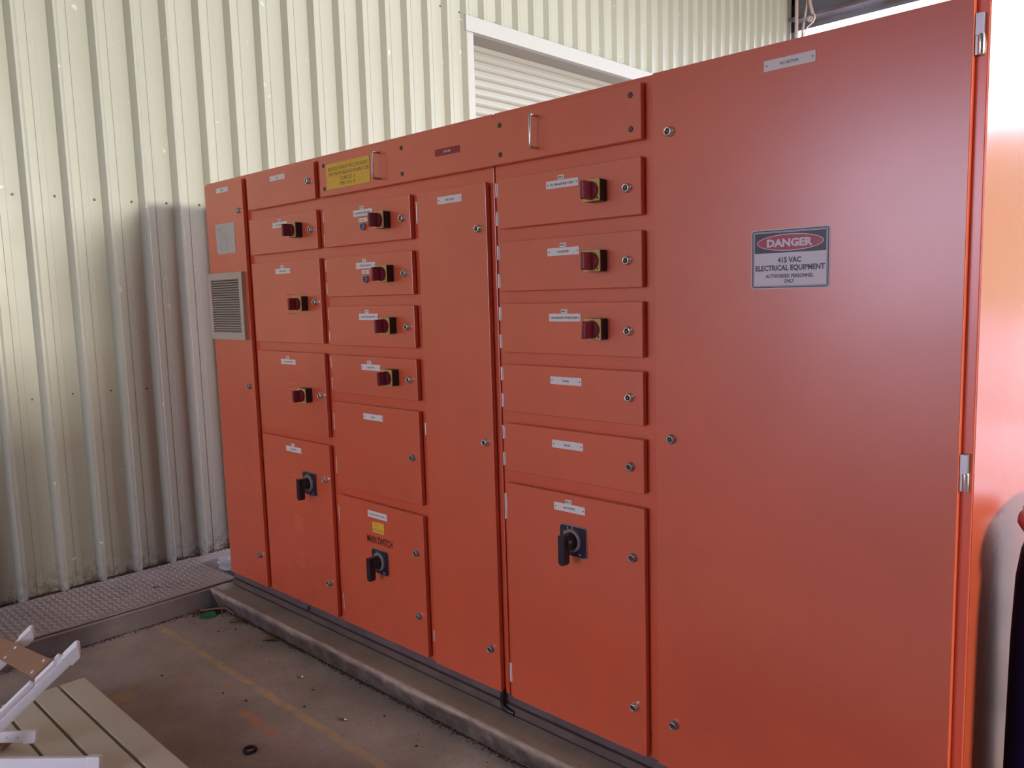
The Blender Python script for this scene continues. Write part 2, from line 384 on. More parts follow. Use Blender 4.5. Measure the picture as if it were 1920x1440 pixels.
# roller shutter door behind the cabinet
CX = WX-0.215
door = empty('door_1', (CX, (OY0+OY1)/2, 0)); tag(door, kind='structure')
b = MB(); prof = [(0, 0.0), (0.0, 0.006), (0.016, 0.014), (0.026, 0.026), (0.026, 0.046), (0.004, 0.052), (0, 0.0705)]
v = []
for yy in (OY0-0.05, OY1+0.05):
    for dx, dz in prof: v.append((dx, yy - door.location.y, dz))
k = len(prof); b.add(v, [(i, i+1, k+i+1, k+i) for i in range(k-1)], 'shutter')
s0 = b.build('slat', door)
s0.location = (0, 0, 0.05)
for i in range(1, 50):
    s = s0.copy(); COL.objects.link(s); s.parent = door; s.location = (0, 0, 0.05+0.0705*i)
b = MB(); b.box(CX-0.02, WX+0.004, OY0-0.06, OY1+0.06, OZ, OZ+0.10, 'lintel'); b.box(CX-0.03, CX-0.004, OY0-.1, OY1+.1, OZ-0.010, OZ+0.1, 'vent_dark')
b.build('lintel', door, at=tuple(door.location)).location = (0, 0, 0)
# white flashing: head with wavy upper lip over the ribs, and jamb strips
b = MB()
b.box(WX-0.002, WX+0.050, OY0-0.085, OY1+0.085, OZ-0.004, OZ+0.105, 'flashing')
ys = [OY0-0.085 + i*PITCH/8 for i in range(int((OY1-OY0+0.17)/(PITCH/8))+1)]
v = []
for y in ys:
    ph = ((y+0.631) % PITCH)/PITCH; hh = 0.010*max(0, math.cos(2*math.pi*(ph-0.5)))
    v += [(WX+0.050, y, OZ+0.105), (WX+0.030, y, OZ+0.116+hh)]
b.add(v, [(2*i, 2*i+2, 2*i+3, 2*i+1) for i in range(len(ys)-1)], 'flashing')
b.build('head_flashing', door).location = -door.location
b = MB(); b.box(WX-0.002, WX+0.036, OY0-0.06, OY0, 0.10, OZ+0.0, 'flashing'); b.box(CX-0.02, WX, OY0-0.05, OY0-0.002, 0.0, OZ, 'flashing'); b.build('jamb_flashing', door).location = -door.location
b = MB(); b.box(WX-0.002, WX+0.036, OY1, OY1+0.06, 0.10, OZ+0.0, 'flashing'); b.box(CX-0.02, WX, OY1+0.002, OY1+0.05, 0.0, OZ, 'flashing'); b.build('jamb_flashing', door).location = -door.location

# beam across the open end, roof, other walls
b = MB(); b.box(WX-0.25, 14.0, 8.00, 8.20, 4.83, 5.30, 'beam'); b.box(WX-0.25, 14.0, 7.90, 8.25, 4.79, 4.83, 'beam'); b.box(WX-0.25, 14.0, 8.10, 8.12, 4.72, 4.79, 'beam')
b.tube([(WX-.2, 7.93, 5.12), (14, 7.93, 5.12)], 0.035, 'roof', 8)
tag(b.build('trim_end_beam'), kind='structure')
b = MB(); b.box(WX-0.05, WX+0.055, 8.0, 8.12, 0.0, 5.3, 'beam'); b.box(WX+0.03, WX+0.075, 7.97, 8.02, 4.68, 5.0, 'sign_black')
tag(b.build('trim_end_post'), kind='structure')
b = MB(); b.box(WX-0.3, 14.2, -8.2, 8.3, 5.32, 5.40, 'roof')
for i in range(6): b.box(WX-0.3, 14.2, -7+i*2.5, -6.8+i*2.5, 5.12, 5.32, 'beam')
ceil = tag(b.build('ceiling'), kind='structure')
for i in range(7):
    b = MB(); b.box(0.42+0.8*i, 1.20+0.8*i, 1.2, 4.6, 5.02, 5.03, 'flashing'); b.build('roof_light_sheet', ceil)
b = MB() # right wall with a high window opening
b.box(14.0, 14.2, -8.2, 0.2, 0, 5.32, 'roof'); b.box(14.0, 14.2, 1.7, 8.0, 0, 5.32, 'roof'); b.box(14.0, 14.2, 0.2, 1.7, 0, 2.4, 'roof'); b.box(14.0, 14.2, 0.2, 1.7, 3.6, 5.32, 'roof')
tag(b.build('wall_right'), kind='structure')
b = MB(); b.box(4.60, 4.72, -0.95, -0.01, 0.0, 1.80, 'roof'); tag(b.build('wall_shade_blocker'), kind='structure')  # unseen partition, added to shade the lower part of the left wall
# unseen tree belt, added to darken the low reflection in the side panel
b = MB(); v = []; N = 90
for i in range(N+1):
    x = -60+150*i/N
    for j in range(7):
        h = (10.4+1.0*noise.noise(Vector((x*0.13, 0, 0)))+0.8*noise.noise(Vector((x*0.6, 3, 0))))*j/6
        v.append((x, 44+3.5*math.sin(math.pi*j/6*0.5)+1.6*noise.noise(Vector((x*0.4, j*0.9, 7))), h-0.2))
b.add(v, [(i*7+j, (i+1)*7+j, (i+1)*7+j+1, i*7+j+1) for i in range(N) for j in range(6)], 'foliage', True)
tag(b.build('added_tree_belt'), kind='structure')
b = MB() # wall behind the photographer with an open bay
b.box(WX-0.3, -0.35, -8.4, -8.2, 0, 5.32, 'roof'); b.box(2.5, 14.2, -8.4, -8.2, 0, 5.32, 'roof'); b.box(-0.35, 2.5, -8.4, -8.2, 3.5, 5.32, 'roof')
tag(b.build('wall_back'), kind='structure')

# ------------------------------------------------------------------ the orange switchboard
ZB, ZT, XR, DEP = 0.17, 2.17, 3.462, 0.60
FY = -0.022            # front plane of the doors
cab = empty('switchboard_cabinet', (1.73, 0.3, 0.096))
tag(cab, 'long orange electrical switchboard with rows of doors, standing on the concrete kerb', 'cabinet')
CL = cab.location.copy()
def part(b, name, parent=None, bevel=0, seg=2, at=(0, 0, 0)):
    """builds in world coordinates under the cabinet, or under one of its doors"""
    o = b.build(name, parent or cab, bevel, seg=seg)
    o.location = -CL if (parent is None) else (0, 0, 0)
    return o
b = MB()
b.box(0, 2.026, 0, DEP, ZB, ZT, 'orange_frame'); b.box(2.032, XR, 0, DEP, ZB, ZT, 'orange_frame'); b.box(0.02, 3.44, 0.02, DEP-0.02, ZB+0.01, ZT-0.002, 'orange_frame')
body = part(b, 'body', bevel=0.003)
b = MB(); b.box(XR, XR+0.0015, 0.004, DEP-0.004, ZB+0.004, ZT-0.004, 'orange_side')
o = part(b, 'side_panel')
b = MB(); b.box(0.004, XR-0.004, 0.006, DEP-0.02, 0.134, ZB, 'channel'); 
b.box(0.004, XR-0.004, -0.004, DEP-0.02, 0.102, 0.132, 'packer'); b.box(0.004, XR-0.004, -0.002, DEP-0.02, 0.0955, 0.103, 'gap')
base = part(b, 'base_channel', bevel=0.002)
b = MB(); b.lathe([(0.011, 0), (0.011, 0.001)], (0.724, 0.006, 0.149), (0, -1, 0), 'black', 12); part(b, 'bolt_hole', base)
b = MB(); b.tube([(2.000, -0.006, 0.185), (2.000, -0.012, 0.14), (2.008, -0.012, 0.122), (2.030, -0.008, 0.112), (2.05, -0.004, 0.11)], 0.009, 'black', 8); part(b, 'cable_stub')

def door_slab(name, x0, x1, z0, z1, label=None, mt='orange'):
    b = MB(); b.box(x0+0.010, x1-0.010, -0.006, 0.0, z0+0.010, z1-0.010, 'gap'); b.box(x0, x1, FY, -0.0045, z0, z1, mt)
    o = part(b, name, bevel=0.0022, seg=2)
    if label: o['label'] = label
    return o
def lock(d, x, z, kind=0):
    b = MB()
    b.lathe([(0.0135, 0.0), (0.0135, 0.004), (0.0120, 0.005), (0.0120, 0.0140), (0.0105, 0.0155), (0.0078, 0.0155), (0.0070, 0.009)], (x, FY+0.001, z), (0, -1, 0), 'chrome' if kind == 0 else 'steel', 20)
    b.lathe([(0.0068, 0), (0.0068, 0.0115)], (x, FY+0.001, z), (0, -1, 0), 'black', 14)
    b.obox((x, FY-0.0115, z), (0.7071, 0, 0.7071), (0, 1, 0), (-0.7071, 0, 0.7071), 0.0032, 0.0022, 0.0032, 'dark_steel')
    part(b, 'lock', d)
def plate(d, x0, x1, z0, z1, text, m='white_plate', ink='ink', th=0.0068, screws=True, width=None, label=None, name='nameplate'):
    b = MB(); b.prism(rrect(x0, x1, z0, z1, 0.001, 1), FY-0.0016, FY+0.001, m)
    if screws:
        for sx in (x0+0.007, x1-0.007): b.lathe([(0.0022, 0), (0.0018, 0.0012)], (sx, FY-0.0014, (z0+z1)/2), (0, -1, 0), 'dark_steel', 8)
    if text: b.text(text, (x0+x1)/2, (z0+z1)/2, FY-0.0018, th, ink, width, bold=True)
    o = part(b, name, d)
    o['label'] = label or ('white nameplate reading ' + text if text else name)
    return o
def tagplate(d, cx, z0, text):
    b = MB(); b.prism(rrect(cx-0.0125, cx+0.0125, z0, z0+0.0125, 0.002, 2), FY-0.0014, FY+0.001, 'white_plate')
    b.text(text, cx, z0+0.0062, FY-0.0016, 0.0060, 'ink', None, bold=True); o = part(b, 'number_tag', d)
def hinge(d, x, z0, z1):
    b = MB(); b.lathe([(0.0032, 0), (0.0032, z1-z0)], (x, -0.012, z0), (0, 0, 1), 'hinge_white', 10)
    b.box(x-0.001, x+0.006, -0.0115, -0.0095, z0+0.002, z1-0.002, 'hinge_white'); part(b, 'hinge', d)
def rotary(d, x0, z0, tilt=0):
    """yellow square plate on a dark box with a red wedge-shaped knob, 62 mm wide"""
    w = 0.0625; x1, z1 = x0+w, z0+w; cx, cz = (x0+x1)/2, (z0+z1)/2; y1 = FY-0.034
    b = MB(); b.prism(rrect(x0, x1, z0, z1, 0.004, 2), y1+0.003, FY+0.001, 'black'); part(b, 'switch_box', d)
    b = MB(); b.prism(rrect(x0+0.0005, x1-0.0005, z0+0.0005, z1-0.0005, 0.004, 2), y1, y1+0.003, 'switch_yellow')
    b.lathe([(0.0030, 0), (0.0030, 0.0008)], (x1-0.0085, y1, z0+0.0085), (0, -1, 0), 'black', 8)
    b.text('ON', cx, z1-0.0060, y1-0.0004, 0.0045, 'yellow_ink'); b.text('OFF', x0+0.008, z1-0.012, y1-0.0004, 0.0035, 'yellow_ink')
    part(b, 'switch_plate', d)
    b = MB(); r = 0.0265
    b.lathe([(r, 0.0), (r, 0.010), (r-0.002, 0.012)], (cx, y1, cz-0.001), (0, -1, 0), 'switch_red', 28)
    a = math.radians(tilt); ax = Vector((math.cos(a), 0, -math.sin(a))); az = Vector((math.sin(a), 0, math.cos(a)))
    # wedge grip, thin and tall, proud of the disc
    c = Vector((cx, y1, cz-0.001)); gw, gh, gy = 0.0085, 0.0255, 0.043
    v = [c+ax*sx*ww+az*sz*hh+Vector((0, -yy, 0)) for yy, ww, hh in ((0.010, gw*1.25, gh*0.97), (gy-0.003, gw*0.85, gh), (gy, gw*0.6, gh-0.003)) for sz in (-1, 1) for sx in (-1, 1)]
    f = []
    for q in (0, 4): f += [(q+0, q+4, q+6, q+2), (q+1, q+3, q+7, q+5), (q+0, q+1, q+5, q+4), (q+2, q+6, q+7, q+3)]
    f += [(0, 2, 3, 1), (8, 9, 11, 10)]; b.add(v, f, 'switch_red')
    part(b, 'switch_knob', d, 0.0012)
def big_rotary(d, x0, x1, z0, z1, sc=1.0):
    cx, cz = (x0+x1)/2, (z0+z1)/2 + 0.004; y1 = FY-0.006
    b = MB(); b.prism(rrect(x0-0.003, x1+0.003, z0-0.003, z1+0.003, 0.009), FY-0.003, FY+0.001, 'steel')
    b.prism(rrect(x0, x1, z0, z1, 0.008), y1, FY-0.003, 'dark_plate')
    for k in range(4):
        a = math.radians(90+28*k); b.obox((cx+0.0415*math.cos(a), y1-0.0002, cz+0.0415*math.sin(a)), (math.cos(a), 0, math.sin(a)), (0, 1, 0), (-math.sin(a), 0, math.cos(a)), 0.004, 0.0003, 0.0009, 'white_plate')
    b.text('ON', cx+0.028, z0+0.009, y1-0.0004, 0.005, 'white_plate')
    part(b, 'switch_plate', d)
    b = MB(); b.lathe([(0.037, 0), (0.037, 0.008), (0.034, 0.011), (0.028, 0.011), (0.0265, 0.007)], (cx, y1, cz), (0, -1, 0), 'grey_ring', 32); part(b, 'switch_ring', d)
    b = MB(); b.lathe([(0.026, 0.0), (0.025, 0.020), (0.021, 0.034), (0.019, 0.036)], (cx, y1-0.007, cz), (0, -1, 0), 'black', 24)
    ys, ye = y1-0.036, y1-0.058   # lever, hanging down
    prof = [(cx-0.012, cz+0.026), (cx+0.010, cz+0.026), (cx+0.013, cz+0.018), (cx+0.013, cz-0.060), (cx+0.009, cz-0.068), (cx-0.007, cz-0.068), (cx-0.012, cz-0.060)]
    b.prism(prof, ye, ys+0.004, 'black'); b.prism([(cx-0.009, cz+0.022), (cx+0.007, cz+0.022), (cx+0.009, cz+0.016), (cx+0.009, cz-0.040), (cx-0.009, cz-0.040)], ye-0.0015, ye, 'dark_plate')
    part(b, 'switch_handle', d, 0.0025)
def marks(d, x0, x1, zs, m='ghost'):
    b = MB()
    for z in zs: b.box(x0, x1, FY-0.0004, FY+0.001, z-0.0008, z+0.0008, 'gap' if m == 'g' else m)
    o = part(b, 'faint_marks', d); o['label'] = 'faint leftover marks of removed stickers'

# column 0
d = door_slab('door', 0.030, 0.400, 0.180, 2.155, 'narrow full-height orange door with a vent grille')
plate(d, 0.150, 0.273, 2.1075, 2.130, 'METER')
for x, z in ((0.357, 2.009), (0.359, 1.176), (0.355, 0.337)): lock(d, x, z, 0 if z > 2 else 1)
b = MB(); b.prism([(0.118, 1.961), (0.307, 1.961), (0.307, 1.824), (0.298, 1.816), (0.134, 1.816), (0.118, 1.830)], FY-0.0012, FY+0.001, 'paper')
y = FY-0.0014
b.text('SWITCHBOARD', 0.155, 1.938, y, 0.0065, 'paper_ink', 0.050); b.text('LEGEND', 0.150, 1.928, y, 0.006, 'paper_ink', 0.036); b.text('CIRCUIT SCHEDULE', 0.185, 1.916, y, 0.006, 'paper_ink', 0.085)
for i, t in enumerate(('LOAD NO.', 'SIZE AMP')): b.text(t, 0.200, 1.903-0.008*i, y, 0.0058, 'paper_ink', 0.062)
for i in range(8):
    b.text(('1', '2', '3', '4', '5', '6', '7', '8')[i]+' CCT', 0.165, 1.886-0.0075*i, y, 0.0048, 'paper_ink'); b.text('FEED', 0.222, 1.888-0.0075*i, y, 0.0048, 'paper_ink', 0.022 if i % 3 else 0.028)
o = part(b, 'schedule_sheet', d); o['label'] = 'laminated white schedule sheet with faded print'
vx0, vx1, vz0, vz1 = 0.040, 0.368, 1.402, 1.722
b = MB(); b.box(vx0, vx1, -0.028, FY, vz0, vz1, 'vent_dark')
for a in ((vx0-0.006, vx1+0.006, vz1-0.030, vz1+0.002), (vx0-0.006, vx1+0.006, vz0-0.002, vz0+0.030), (vx0-0.006, vx0+0.026, vz0+0.030, vz1-0.030), (vx1-0.026, vx1+0.006, vz0+0.030, vz1-0.030)): b.box(a[0], a[1], -0.040, FY, a[2], a[3], 'vent')
o = part(b, 'vent_frame', d); o['label'] = 'beige plastic vent frame'
b = MB(); b.add([(0, 0, 0), (0.280, 0, 0), (0.280, 0.008, 0.0058), (0, 0.008, 0.0058), (0.280, 0.001, -0.0022), (0, 0.001, -0.0022)], [(0, 1, 2, 3), (5, 4, 1, 0), (3, 2, 4, 5), (0, 3, 5), (1, 4, 2)], 'vent')
s0 = b.build('vent_slat', d); s0.location = (0.064, -0.040, 1.434)
nsl = 22; pitch = (1.690-1.434)/nsl
for i in range(1, nsl+1):
    s = s0.copy(); COL.objects.link(s); s.parent = d; s.location = (0.064, -0.040, 1.434+i*pitch)

# column 1
d = door_slab('door', 0.445, 1.003, 2.0, 2.155, 'orange top door, second from the left'); plate(d, 0.655, 0.780, 2.107, 2.129, 'DB2'); lock(d, 0.960, 2.076)
d = door_slab('door', 0.445, 1.003, 1.795, 1.955, 'left column door with a red rotary switch'); plate(d, 0.655, 0.780, 1.903, 1.926, 'NO.4 CONVEYOR', width=0.066); tagplate(d, 0.7145, 1.9275, 'M10'); rotary(d, 0.829, 1.849); lock(d, 0.961, 1.875)
d = door_slab('door', 0.445, 1.006, 1.395, 1.755); plate(d, 0.655, 0.780, 1.701, 1.7235, 'DECANTER', width=0.058); tagplate(d, 0.7145, 1.725, 'M8'); rotary(d, 0.842, 1.536); lock(d, 0.965, 1.572); marks(d, 0.735, 0.80, (1.607,), 'g'); marks(d, 0.73, 0.80, (1.580, 1.553), 'g'); marks(d, 0.735, 0.81, (1.523,), 'g')
d = door_slab('door', 0.447, 1.005, 0.990, 1.353); plate(d, 0.656, 0.781, 1.297, 1.3195, 'HOT WATER PUMP', width=0.070); tagplate(d, 0.7145, 1.321, 'M6'); rotary(d, 0.834, 1.138); lock(d, 0.968, 1.172); marks(d, 0.70, 0.78, (1.213, 1.186, 1.160, 1.13))
d = door_slab('door', 0.445, 1.003, 0.187, 0.955, 'tall lower door with a black lever switch and ghost marks'); plate(d, 0.655, 0.782, 0.896, 0.9205, 'DRYER FAN', width=0.052); tagplate(d, 0.7145, 0.922, 'M1'); big_rotary(d, 0.790, 0.890, 0.718, 0.816); lock(d, 0.967, 0.803); lock(d, 0.957, 0.334, 1)
marks(d, 0.69, 0.78, (0.79, 0.765, 0.74, 0.715)); marks(d, 0.69, 0.755, [0.60-0.012*i for i in range(7)]); marks(d, 0.69, 0.755, [0.43-0.012*i for i in range(7)])
# column 2
def col2(z0, z1, lab=None):
    d = door_slab('door', 1.054, 1.612, z0, z1, lab); 
    for hz in ((z1-0.055, z1-0.010), (z0+0.012, z0+0.058)) if z1-z0 < 0.3 else ((z1-0.12, z1-0.05), (z0+0.05, z0+0.12)): hinge(d, 1.0425, *hz)
    return d
d = col2(1.795, 1.954); plate(d, 1.266, 1.390, 1.901, 1.9255, 'RAW BLOOD TANK PUMP', width=0.088); tagplate(d, 1.3225, 1.927, 'M7'); rotary(d, 1.434, 1.842); lock(d, 1.569, 1.872)
plate(d, 1.300, 1.356, 1.878, 1.8925, 'RESET', th=0.005, label='small white plate reading RESET above the blue button')
def button(d, x, z):
    b = MB(); b.lathe([(0.0145, 0), (0.0145, 0.010), (0.013, 0.012), (0.0115, 0.012), (0.0115, 0.009)], (x, FY, z), (0, -1, 0), 'steel', 20); b.lathe([(0.011, 0), (0.011, 0.011)], (x, FY, z), (0, -1, 0), 'blue', 16)
    o = part(b, 'push_button', d); o['label'] = 'blue push button with steel ring'
button(d, 1.330, 1.860)
d = col2(1.592, 1.7525); plate(d, 1.267, 1.392, 1.6985, 1.722, 'SCREW CONVEYOR', width=0.075); tagplate(d, 1.3225, 1.7235, 'M5'); rotary(d, 1.439, 1.642); lock(d, 1.570, 1.671)
plate(d, 1.303, 1.352, 1.678, 1.692, 'RESET', th=0.005, label='small white plate reading RESET above the blue button'); button(d, 1.333, 1.657)
d = col2(1.392, 1.552); plate(d, 1.270, 1.394, 1.497, 1.522, 'BLOOD TANK AGITATOR', width=0.088); tagplate(d, 1.3225, 1.5235, 'M4'); rotary(d, 1.442, 1.446); lock(d, 1.573, 1.472)
d = col2(1.194, 1.351); plate(d, 1.270, 1.394, 1.297, 1.321, 'COAGULATOR', width=0.048); tagplate(d, 1.3225, 1.3225, 'M3'); rotary(d, 1.443, 1.247); lock(d, 1.573, 1.273)
d = col2(0.791, 1.153); plate(d, 1.266, 1.393, 1.0965, 1.121, 'SPARE'); lock(d, 1.570, 0.974, 1)
d = col2(0.186, 0.750, 'lower door with MAIN SWITCH lettering and a black lever switch')
plate(d, 1.263, 1.390, 0.692, 0.719, 'M1  MAIN SUPPLY ISOLATOR', width=0.092)
b = MB(); b.prism([(1.290, 0.674), (1.366, 0.677), (1.366, 0.631), (1.290, 0.631)], FY-0.001, FY+0.001, 'yellow'); b.text('MCC 1', 1.318, 0.664, FY-0.0012, 0.0065, 'yellow_ink'); b.text('MEL 4.4.1.4', 1.330, 0.643, FY-0.0012, 0.0085, 'yellow_ink', 0.066)
o = part(b, 'yellow_label', d); o['label'] = 'small yellow label reading MEL 4.4.1.4'
b = MB(); b.text('MAIN SWITCH', 1.333, 0.600, FY-0.0006, 0.031, 'maroon', 0.168, bold=True); o = part(b, 'lettering', d); o['label'] = 'dark red lettering MAIN SWITCH'
big_rotary(d, 1.284, 1.384, 0.464, 0.560); lock(d, 1.569, 0.599, 1); lock(d, 1.568, 0.345, 1)
# column 3
d = door_slab('door', 1.654, 2.006, 0.180, 1.953, 'tall narrow plain orange door in the middle'); plate(d, 1.767, 1.892, 1.902, 1.927, 'CABLE ZONE', width=0.045)
lock(d, 1.969, 1.804); lock(d, 1.970, 1.077); lock(d, 1.964, 0.330, 1)
for z0 in (1.845, 1.068, 0.26): hinge(d, 1.640, z0, z0+0.080 if z0 > 1.5 else z0+0.045)
# column 4
def col4(z0, z1, lab=None):
    d = door_slab('door', 2.062, 2.620, z0, z1, lab)
    for hz in ((z1-0.056, z1-0.010), (z0+0.012, z0+0.058)) if z1-z0 < 0.3 else ((z1-0.13, z1-0.04), (z0+0.05, z0+0.12)): hinge(d, 2.046, *hz)
    return d
d = col4(1.795, 1.954); plate(d, 2.272, 2.398, 1.899, 1.9225, 'NO.1 BINAGER FEED SCREW', width=0.092); tagplate(d, 2.332, 1.9245, 'M023'); rotary(d, 2.4385, 1.8425); lock(d, 2.575, 1.871)
d = col4(1.592, 1.752); plate(d, 2.271, 2.397, 1.6965, 1.720, 'NO.2 BINAGER', width=0.046); tagplate(d, 2.334, 1.7215, 'M013'); rotary(d, 2.436, 1.6415); lock(d, 2.573, 1.669)
d = col4(1.392, 1.552); plate(d, 2.272, 2.397, 1.4945, 1.5185, 'NO.2 BINAGER OUTFEED SCREW', width=0.102); tagplate(d, 2.333, 1.520, 'M011'); rotary(d, 2.435, 1.4425, 4); lock(d, 2.574, 1.468)
d = col4(1.194, 1.352); plate(d, 2.271, 2.396, 1.2975, 1.322, 'SPARE', label='white nameplate reading SPARE'); lock(d, 2.575, 1.275)
d = col4(0.993, 1.153); plate(d, 2.272, 2.397, 1.0945, 1.1195, 'SPARE', label='white nameplate reading SPARE'); lock(d, 2.575, 1.070, 1)
d = col4(0.180, 0.948, 'large lower door with a black lever switch'); plate(d, 2.274, 2.400, 0.892, 0.9175, 'NEW CONVEYOR', width=0.046); tagplate(d, 2.334, 0.9185, 'M012'); big_rotary(d, 2.301, 2.403, 0.754, 0.849); lock(d, 2.580, 0.796, 1); lock(d, 2.579, 0.329)
# section door with the danger sign
d = door_slab('door', 2.660, 3.4385, 0.178, 2.166, 'large plain orange door with the danger sign')
plate(d, 2.982, 3.110, 2.103, 2.1285, 'PLC SECTION', th=0.0065, width=0.044)
for x, z in ((2.714, 2.004), (2.715, 1.167), (2.718, 0.322)): lock(d, x, z, 0 if z > 2 else 1)
sx0, sx1, sz0, sz1 = 2.9515, 3.1505, 1.578, 1.724
b = MB(); b.prism(rrect(sx0, sx1, sz0, sz1, 0.008), FY-0.0008, FY+0.001, 'sign_white')
def ring(i0, i1, r, m, y):
    o_ = rrect(sx0+i0, sx1-i0, sz0+i0, sz1-i0, r); n_ = rrect(sx0+i1, sx1-i1, sz0+i1, sz1-i1, max(r-(i1-i0), 0.001)); k = len(o_)
    b.add([(x, y, z) for x, z in o_]+[(x, y, z) for x, z in n_], [(a, (a+1) % k, k+(a+1) % k, k+a) for a in range(k)], m)
ring(0.0024, 0.0054, 0.006, 'sign_black', FY-0.0010); ring(0.0068, 0.0078, 0.004, 'sign_black', FY-0.0010)
y = FY-0.0010; b.add([(sx0+0.009, y, sz1-0.009), (sx1-0.009, y, sz1-0.009), (sx1-0.009, y, sz1-0.058), (sx0+0.009, y, sz1-0.058)], [(0, 3, 2, 1)], 'sign_black')
def ell(rx, rz, m, y):
    cx, cz = (sx0+sx1)/2, sz1-0.0335; k = 36
    b.add([(cx+rx*math.cos(2*math.pi*i/k), y, cz+rz*math.sin(2*math.pi*i/k)) for i in range(k)], [tuple(range(k))], m)
ell(0.0845, 0.0205, 'sign_white', FY-0.0012); ell(0.0825, 0.0185, 'sign_red', FY-0.0014)
cx = (sx0+sx1)/2
b.text('DANGER', cx, sz1-0.0335, FY-0.0016, 0.0185, 'sign_white', 0.116, bold=0.045)
b.text('415 VAC', cx, sz1-0.0755, FY-0.0010, 0.0130, 'sign_black', 0.060, bold=0.04)
b.text('ELECTRICAL EQUIPMENT', cx, sz1-0.0945, FY-0.0010, 0.0130, 'sign_black', 0.176, bold=0.04)
b.text('AUTHORISED PERSONNEL', cx, sz1-0.1145, FY-0.0010, 0.0090, 'sign_black', 0.122, bold=0.035); b.text('ONLY', cx, sz1-0.1270, FY-0.0010, 0.0090, 'sign_black', 0.026, bold=0.035)
o = part(b, 'danger_sign', d); o['label'] = 'white DANGER 415 VAC ELECTRICAL EQUIPMENT sign with red oval'
for z0 in (2.046, 1.126, 0.27):
    b = MB(); b.box(3.4390, 3.4545, -0.016, 0.0, z0+0.038, z0+0.083, 'steel'); b.lathe([(0.0062, 0), (0.0070, 0.002), (0.0070, 0.040), (0.0062, 0.041)], (3.4500, -0.010, z0), (0, 0, 1), 'chrome', 14); b.box(3.4385, 3.4475, -0.014, 0.0, z0, z0+0.040, 'steel')
    o = part(b, 'hinge', d, 0.0008); o['label'] = 'large steel lift-off hinge'
# long removable cover across the top
d = door_slab('cover_panel', 1.042, 2.6225, 2.000, 2.153, 'long orange cover plate with two bar handles')
for i, sx in enumerate((1.075, 1.578, 2.079, 2.5875)):
    for sz in (2.1225, 2.0305):
        b = MB(); b.lathe([(0.0085, 0), (0.0080, 0.003), (0.0060, 0.004)], (sx, FY+0.001, sz), (0, -1, 0), 'dark_steel', 12); b.obox((sx, FY-0.003, sz), (0.9, 0, 0.43), (0, 1, 0), (-0.43, 0, 0.9), 0.005, 0.0005, 0.0009, 'gap'); part(b, 'screw', d)
for hx in (1.446, 2.239):
    zt, zb, yo = 2.124, 2.028, FY-0.033; pts = [(hx, FY+0.002, zt)]
    pts += [(hx, FY-0.025, zt), (hx, yo+0.002, zt-0.002), (hx, yo, zt-0.009), (hx, yo, zb+0.009), (hx, yo+0.002, zb+0.002), (hx, FY-0.025, zb), (hx, FY+0.002, zb)]
    b = MB(); b.tube(pts, 0.0042, 'chrome' if hx > 2 else 'steel', 10); o = part(b, 'bar_handle', d)
b = MB(); b.box(1.094, 1.385, FY-0.0012, FY+0.001, 2.024, 2.124, 'yellow'); y = FY-0.0014
for t, cx, cz, w in (('BLOOD PLANT MCC BOARDS', 1.243, 2.1025, 0.262), ('FED FROM BLOOD PLANT DB', 1.245, 2.082, 0.266), ('CUBICLE -1', 1.240, 2.0605, 0.095), ('MEL 4.4.1.4', 1.238, 2.041, 0.098)): b.text(t, cx, cz, y, 0.0145, 'yellow_ink', w)
o = part(b, 'yellow_label', d); o['label'] = 'yellow label reading BLOOD PLANT MCC BOARDS'
plate(d, 1.764, 1.888, 2.066, 2.089, 'BUS ZONE', m='red_label', ink='white_plate', th=0.007, screws=False, width=0.034, label='dark red nameplate with small white lettering')

# ------------------------------------------------------------------ navy drum at the right edge
dr = empty('plastic_drum', (3.735, 0.342, 0.0)); tag(dr, 'dark navy drum with red rim beside the cabinet side at the right edge', 'drum')
b = MB(); b.lathe([(0.24, 0.0), (0.258, 0.015), (0.256, 0.30), (0.252, 0.70), (0.2465, 0.86), (0.238, 0.925), (0.226, 0.965), (0.222, 0.985)], (0, 0, 0.097), (0, 0, 1), 'navy', 64); b.build('barrel', dr).location = (0, 0, -0.097)
b = MB(); b.lathe([(0.226, 0.0), (0.240, 0.002), (0.2475, 0.014), (0.246, 0.026), (0.236, 0.034)], (0, 0, 0.985), (0, 0, 1), 'rim_red', 48); b.build('rim', dr)
b = MB(); b.lathe([(0.238, 0), (0.238, 0.012), (0.215, 0.030), (0.15, 0.040), (0.04, 0.042)], (0, 0, 1.019), (0, 0, 1), 'pale_plastic', 48); o = b.build('lid', dr)

# ------------------------------------------------------------------ tan slatted top lying bottom left
tb = empty('slatted_bench_top', (1.5, -1.2, 0)); tag(tb, 'tan slatted bench top with dark gaps between boards, on the floor bottom left', 'bench top')
y = -0.915
for i in range(7):
    b = MB(); w = 0.0895; b.box(0.527, 3.3, y-w, y, 0.066, 0.100, 'tan'); o = b.build('slat', tb, 0.002); o.location = -tb.location; y -= w+0.0115
for x in (0.72, 1.55, 2.6):
    b = MB(); b.box(x, x+0.07, -1.60, -0.925, 0.0, 0.066, 'tan'); o = b.build('batten', tb); o.location = -tb.location

